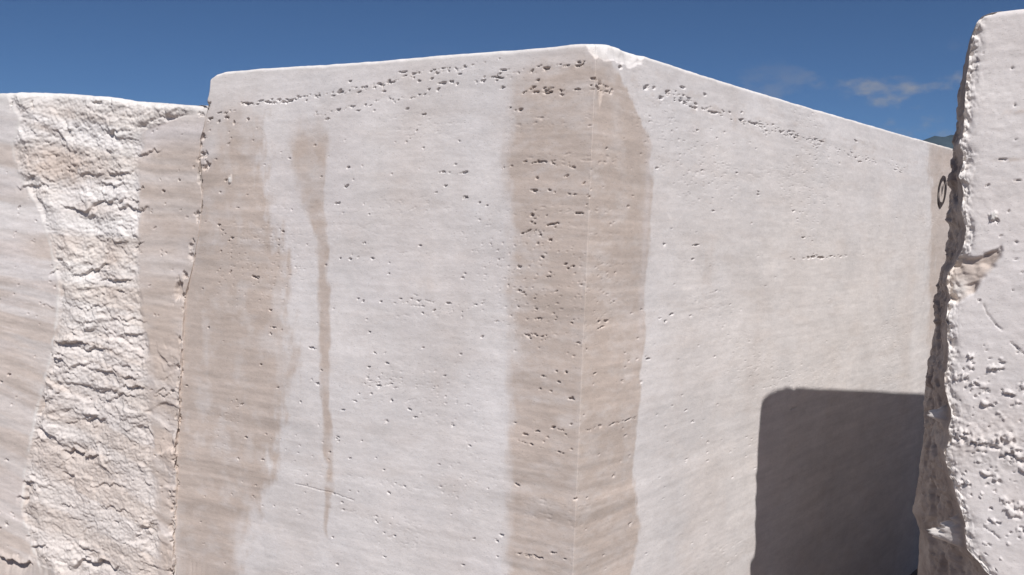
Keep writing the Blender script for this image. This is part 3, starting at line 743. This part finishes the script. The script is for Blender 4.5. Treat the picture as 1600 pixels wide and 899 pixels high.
# ================================================================== the near block on the right
DF = np.array([1.0, -0.45]); DF /= np.linalg.norm(DF)          # along its front, to the right
NF = np.array([DF[1], -DF[0]]); NF = NF if NF[1] < 0 else -NF
E0 = (EYE + ray(1520, 60) * (2.40 / ray(1520, 60)[1]))[:2]
def near(u, v, back=0.0):
    d = ray(u, v); b0 = E0 - NF * back
    k = -((EYE[0] - b0[0]) * NF[0] + (EYE[1] - b0[1]) * NF[1]) / (d[0] * NF[0] + d[1] * NF[1])
    p = EYE + d * k
    return ((p[:2] - b0) @ DF, p[2])
def build_near():
    SIDE = np.array([math.sin(math.radians(47)), math.cos(math.radians(47))]); NS = np.array([-SIDE[1], SIDE[0]])
    BK = 0.50; WF = 1.6; LS = 2.6
    ed = [near(u, v) for u, v in ((1560, 16), (1546, 19), (1534, 26), (1526, 36), (1519, 58), (1515, 100), (1511, 150), (1507, 190), (1503, 225), (1509, 255), (1502, 276), (1509, 300), (1504, 331), (1508, 360), (1503, 392),
            (1488, 420), (1481, 436), (1486, 471), (1480, 500), (1479, 540), (1478, 602), (1489, 655), (1476, 700), (1484, 753), (1501, 801), (1509, 859), (1548, 899), (1560, 960), (1555, 1100))]
    co = [near(u, v, BK) for u, v in ((1560, 16), (1541, 22), (1528, 33), (1519, 50), (1513, 75), (1510, 120), (1507, 170), (1501, 215), (1496, 240), (1488, 305), (1483, 384), (1474, 437), (1458, 520), (1447, 606), (1444, 640), (1447, 665), (1438, 713),
            (1426, 800), (1438, 832), (1432, 899), (1430, 1100))]
    ed = sorted((z, q) for q, z in ed); co = sorted((z, q) for q, z in co)
    zt0 = near(1556, 17)[1]
    # column types: 0 long hidden side, 1 broken edge strip, 2 front, 3 right end, 4 back
    f0 = np.linspace(1, 0, 90, endpoint=False); f1 = 1 - np.linspace(1, 0, 130, endpoint=False) ** 1.35; f2 = np.linspace(0, 1, 330) ** 1.7
    f3 = np.linspace(0, 1, 12)[1:]; f4 = np.linspace(0, 1, 14)[1:-1]
    kind = np.concatenate([np.full(len(a), i) for i, a in enumerate((f0, f1, f2, f3, f4))]); Fp = np.concatenate([f0, f1, f2, f3, f4])
    ztop = np.full(len(kind), zt0)
    k2 = kind == 2
    ztop[k2] = zt0 + (near(1600, 11)[1] - zt0) * np.clip(Fp[k2] / 0.06, 0, 1.2)
    ztop[kind == 3] = ztop[k2][-1]; ztop[kind == 4] = ztop[k2][-1] + (zt0 - ztop[k2][-1]) * f4
    k1 = kind == 1
    ztop[k1] = zt0 - 0.225 * (1 - Fp[k1]) ** 0.9
    k0 = kind == 0
    ztop[k0] = zt0 - 0.225
    Z = z_grid(ztop, 0.75, 20, 560)
    aq = np.interp(Z, [p[0] for p in ed], [p[1] for p in ed]); bq = np.interp(Z, [p[0] for p in co], [p[1] for p in co])
    rag = (0.008 * fbm(Z * 13, 0 * Z, oct=5, seed=90, gain=.65) + 0.010 * facet(Z * 17, 0 * Z + .4, seed=89, soft=14)) * sstep(zt0 - .02, zt0 - .2, Z); aq = aq + rag
    bq = bq + 0.6 * rag + 0.008 * fbm(Z * 15, 0 * Z + 4, oct=3, seed=91) * sstep(zt0 - .02, zt0 - .2, Z)
    X = np.zeros(Z.shape + (3,)); N = np.zeros(Z.shape + (2,))
    Bp = E0 - NF * BK + bq[..., None] * DF; Ap = E0 + aq[..., None] * DF
    Fa = np.broadcast_to(Fp[None], Z.shape)[..., None]
    K = np.broadcast_to(kind[None], Z.shape)[..., None]
    Re = E0 + DF * WF
    P2 = np.where(K == 0, Bp + SIDE * LS * Fa, 0)
    bow = np.sin(np.pi * Fa)                                    # the broken strip bulges a little
    P2 = np.where(K == 1, Bp * (1 - Fa) + Ap * Fa - DF * 0.010 * bow, P2)
    P2 = np.where(K == 2, Ap * (1 - Fa) + Re * Fa, P2)
    Rb = Re + SIDE * LS
    P2 = np.where(K == 3, Re * (1 - Fa) + Rb * Fa, P2)
    Bb = Bp + SIDE * LS
    P2 = np.where(K == 4, Rb * (1 - Fa) + Bb * Fa, P2)
    X[..., :2] = P2; X[..., 2] = Z
    strip_n = -DF * 0.9 + NF * 0.44; strip_n /= np.linalg.norm(strip_n)
    N = np.where(K == 0, NS, np.where(K == 1, strip_n, np.where(K == 2, NF, np.where(K == 3, DF, -NF))))
    # surface coordinate: front q from the edge plane origin; strip goes negative beyond the edge
    Q = np.where(K[..., 0] == 2, aq * (1 - Fa[..., 0]) + WF * Fa[..., 0], np.where(K[..., 0] == 1, aq - .5 * (1 - Fa[..., 0]), np.where(K[..., 0] == 0, aq - .5 - LS * Fa[..., 0], WF + 3 * Fa[..., 0])))
    S = Sheet(Q, Z)
    front = (K[..., 0] == 2); strip = (K[..., 0] == 1)
    din = np.where(front, Q - aq, 1.0)                           # distance in from the broken edge
    wob = fbm(Q * 8, Z * 8, oct=4, seed=92); wob2 = fbm(Q * 30, Z * 30, oct=3, seed=93)
    S.D += 0.004 * fbm(Q * 2, Z * 2, oct=3, seed=94) + 0.0014 * fbm(Q * 26, Z * 36, oct=4, seed=95)
    S.D += strip * sstep(zt0 - .03, zt0 - .35, Z) * np.sin(np.pi * np.clip(Fa[..., 0], 0, 1)) * (0.014 * fbm(Q * 14, Z * 12, oct=5, seed=96) + 0.022 * facet(Q * 16, Z * 11, seed=97, soft=10) + .008 * facet(Q * 40, Z * 40, seed=88, soft=18) + .004 * facet(Q * 90, Z * 90, seed=81, soft=20))
    crumb = front * (.35 + .65 * sstep(-.2, .3, fbm(Q * 5, Z * 5, oct=2, seed=120)))
    crumb *= .22 + .9 * np.exp(-((Z - near(1550, 680)[1]) / .10) ** 2)
    S.D += crumb * (.0026 * facet(Q * 45, Z * 50, seed=121, soft=12) + .0018 * facet(Q * 110, Z * 110, seed=122, soft=10)) + front * .0018 * fbm(Q * 9, Z * 13, oct=4, seed=123)
    # spalled rim along the front edge
    rim = np.exp(-(din / (0.016 + 0.014 * np.clip(wob + .2, 0, 1))) ** 2) * front
    S.D -= rim * (0.006 + 0.012 * np.clip(fbm(Q * 18, Z * 22, oct=4, seed=98) + .2, 0, 1) + .013 * facet(Q * 50, Z * 42, seed=124, soft=30) + .005 * facet(Q * 120, Z * 110, seed=125, soft=25))
    # the big broken socket
    pol = [near(u, v) for u, v in ((1490, 396), (1520, 398), (1545, 392), (1566, 382), (1565, 404), (1552, 424), (1538, 440), (1527, 457), (1500, 474), (1470, 470), (1465, 430))]
    sdst = S.polydist(pol) + 0.010 * wob + .004 * wob2 + .006 * facet(Q * 34, Z * 34, seed=83, soft=14)
    soc = sstep(-.003, .012, sdst) * front
    S.D -= soc * (0.004 + 0.018 * np.clip(1 - din / .14, 0, 1) + 0.008 * fbm(Q * 22, Z * 34, oct=5, seed=99) + .006 * facet(Q * 30, Z * 44, seed=87))
    # raised crusts and pits
    NOD = [(1552, 338, 6, 7), (1520, 598, 7, 4), (1535, 603, 8, 5), (1548, 575, 6, 6), (1575, 612, 7, 6), (1538, 630, 9, 6), (1560, 575, 6, 3), (1505, 588, 6, 6), (1515, 572, 5, 5), (1490, 590, 5, 6), (1598, 605, 6, 7), (1516, 556, 4, 4), (1590, 628, 5, 4),
           (1500, 678, 10, 8), (1515, 685, 12, 8), (1530, 690, 9, 6), (1545, 692, 8, 6), (1560, 680, 5, 9), (1578, 682, 5, 9), (1570, 705, 10, 6), (1590, 715, 12, 9), (1585, 700, 7, 6), (1600, 735, 8, 8),
           (1540, 740, 8, 5), (1555, 748, 7, 5), (1500, 756, 6, 5), (1512, 755, 4, 4), (1568, 780, 7, 6), (1580, 800, 10, 8), (1592, 790, 6, 8), (1555, 815, 6, 4), (1597, 825, 8, 8)]
    for i, (u, v, a, b) in enumerate(NOD):
        q, z = near(u, v); S.pit(q, z, a * .00175, b * .0018, -RNG.uniform(.003, .009), seed=3000 + i, soft=.55)
        q, z = near(u + a * .8, v + b * 1.0); S.pit(q, z, a * .0013, b * .0012, RNG.uniform(.004, .010), seed=3100 + i, soft=.6)
    PIT = [(1522, 598, 6, 5), (1553, 702, 12, 5), (1566, 715, 6, 5), (1538, 706, 5, 4), (1595, 722, 9, 8), (1582, 715, 8, 5), (1548, 795, 5, 4), (1587, 218, 4, 2), (1582, 107, 3, 3), (1570, 250, 10, 2), (1590, 282, 8, 2),
           (1555, 630, 6, 3), (1546, 668, 5, 3), (1566, 568, 8, 3), (1530, 470, 4, 4), (1595, 825, 8, 5), (1507, 757, 6, 4), (1588, 405, 6, 3), (1576, 330, 4, 3)]
    for i, (u, v, a, b) in enumerate(PIT):
        q, z = near(u, v); S.pit(q, z, a * .0011, b * .0012, .007, seed=3200 + i)
    for i in range(110):
        u, v = RNG.uniform(1490, 1600), RNG.uniform(540, 899) if i % 12 else RNG.uniform(40, 540)
        q, z = near(u, v); a = RNG.uniform(.002, .006); S.pit(q, z, a, a * RNG.uniform(.5, 1), RNG.choice([-.004, .006, .006]), seed=3400 + i, soft=.6)
    crust = sstep(.1, .6, fbm(Q * 12, Z * 16, oct=3, seed=101)) * np.exp(-((Z - near(1550, 700)[1] + .25 * (Q - near(1550, 700)[0])) / .07) ** 2) * front
    S.D += crust * .010 * fbm(Q * 50, Z * 50, oct=3, seed=102, ridged=True)
    S.crack([near(u, v) for u, v in ((1537, 477), (1542, 490), (1549, 498), (1556, 508), (1567, 517))], .0018, .006, seed=6)
    S.crack([near(u, v) for u, v in ((1538, 825), (1550, 832), (1561, 842))], .0025, .006, seed=7)
    S.crack([near(u, v) for u, v in ((1580, 536), (1590, 545), (1600, 553))], .0025, .007, seed=8)
    # top edge
    S.D = top_round(S.D, Z, ztop[None], 0.018)
    # two flakes on the broken side that stick out far enough to catch the sun
    flake = np.zeros_like(Q)
    for (u, v, zh, fh, out) in ((1446, 645, .022, .016, .048), (1458, 828, .034, .022, .056)):
        z = near(u, v, 0.05)[1]; dep = BK * (1 - Fa[..., 0])
        d2 = .3 * facet(dep * 40, Z * 30, seed=84, soft=16) + np.abs((dep - .052) / fh) ** 4 + np.abs((Z - z + .25 * (dep - .05)) / (zh * (1 + .5 * facet(Q * 30, Z * 26, seed=86)))) ** 3
        push = strip * out * np.exp(-d2) * (.85 + .55 * facet(dep * 60, Z * 42, seed=85, soft=30) + .22 * facet(dep * 150, Z * 120, seed=82, soft=25))
        X[..., :2] -= push[..., None] * DF; flake = np.maximum(flake, np.exp(-d2))
    # colours
    bed = Z + .03 * perlin(Q * 2, Z * 2, 0.0, 103)
    stain = np.clip(0.10 + .35 * sstep(.1, .6, fbm(Q * 4, Z * 4, oct=4, seed=104)), 0, 1)
    stain = np.maximum(stain, soc * (1.15 + .4 * wob)); stain = np.maximum(stain, crust * .45)
    stain = np.where(strip, .35 + .3 * wob, stain)
    for (u, v, a, b) in ((1590, 175, .05, .006), (1575, 250, .04, .005), (1590, 283, .03, .004)):
        q, z = near(u, v); stain = np.clip(stain + .8 * np.exp(-((Q - q) / a) ** 2 - ((Z - z) / b) ** 2) * sstep(-.3, .3, wob2), 0, 1)
    fresh = rim * .5; q, z = near(1496, 455); fresh = np.maximum(fresh, .7 * soc * np.exp(-((Q - q) / .03) ** 2 - ((Z - z) / .035) ** 2))
    q, z = near(1552, 338); fresh = np.maximum(fresh, np.exp(-(((Q - q) / .010) ** 2 + ((Z - z) / .010) ** 2) ** 2))
    lil = np.clip(.25 + .5 * fbm(Q * 3, Z * 3, oct=3, seed=105), 0, 1) * (1 - np.clip(fresh + soc, 0, 1)) * front
    # shade painted into the colour of the unsawn side, sparing its sunlit flakes
    side_shade = np.where(strip, sstep(1.02, .97, np.broadcast_to(Fp[None], Z.shape)), 0) + .35 * (K[..., 0] == 0)
    side_shade = np.clip(side_shade * (.85 + .5 * wob) * (1 - np.clip(flake * 1.3, 0, 1)), 0, 1)
    fresh = np.maximum(fresh, flake * .6 * strip)
    bandn = .35 * fbm(bed * 30, Q * 2, oct=3, seed=106)
    X[..., :2] += S.D[..., None] * N
    cc = np.append((E0 + Re + Rb + E0 + SIDE * LS) / 4, zt0 - .02)
    return grid_object('travertine_block', X, {'stain': np.clip(stain, 0, 1), 'band': np.clip(bandn, -1, 1), 'fresh': np.clip(fresh, 0, 1), 'lilac': lil, 'side_shade': side_shade}, M_STONE, cc)
tag(build_near(), 'nearest travertine block on the right with a chipped edge and crusty front', 'stone block')

# ------------------------------------------------------------------ the air
def air():
    m = bpy.data.materials.new('air'); m.use_nodes = True; t = m.node_tree; t.nodes.clear()
    o = t.nodes.new('ShaderNodeOutputMaterial'); v = t.nodes.new('ShaderNodeVolumePrincipled')
    v.inputs['Color'].default_value = (0.42, 0.73, 1.0, 1); v.inputs['Density'].default_value = 1.7e-5
    t.links.new(v.outputs[0], o.inputs['Volume'])
    h = 31000; V = [(x, y, z) for z in (-40, 1900) for y in (-h, h) for x in (-h, h)]
    Fc = [(0, 2, 3, 1), (4, 5, 7, 6), (0, 1, 5, 4), (2, 6, 7, 3), (0, 4, 6, 2), (1, 3, 7, 5)]
    tag(plain_mesh('haze', V, Fc, m, False), kind='stuff')
air()
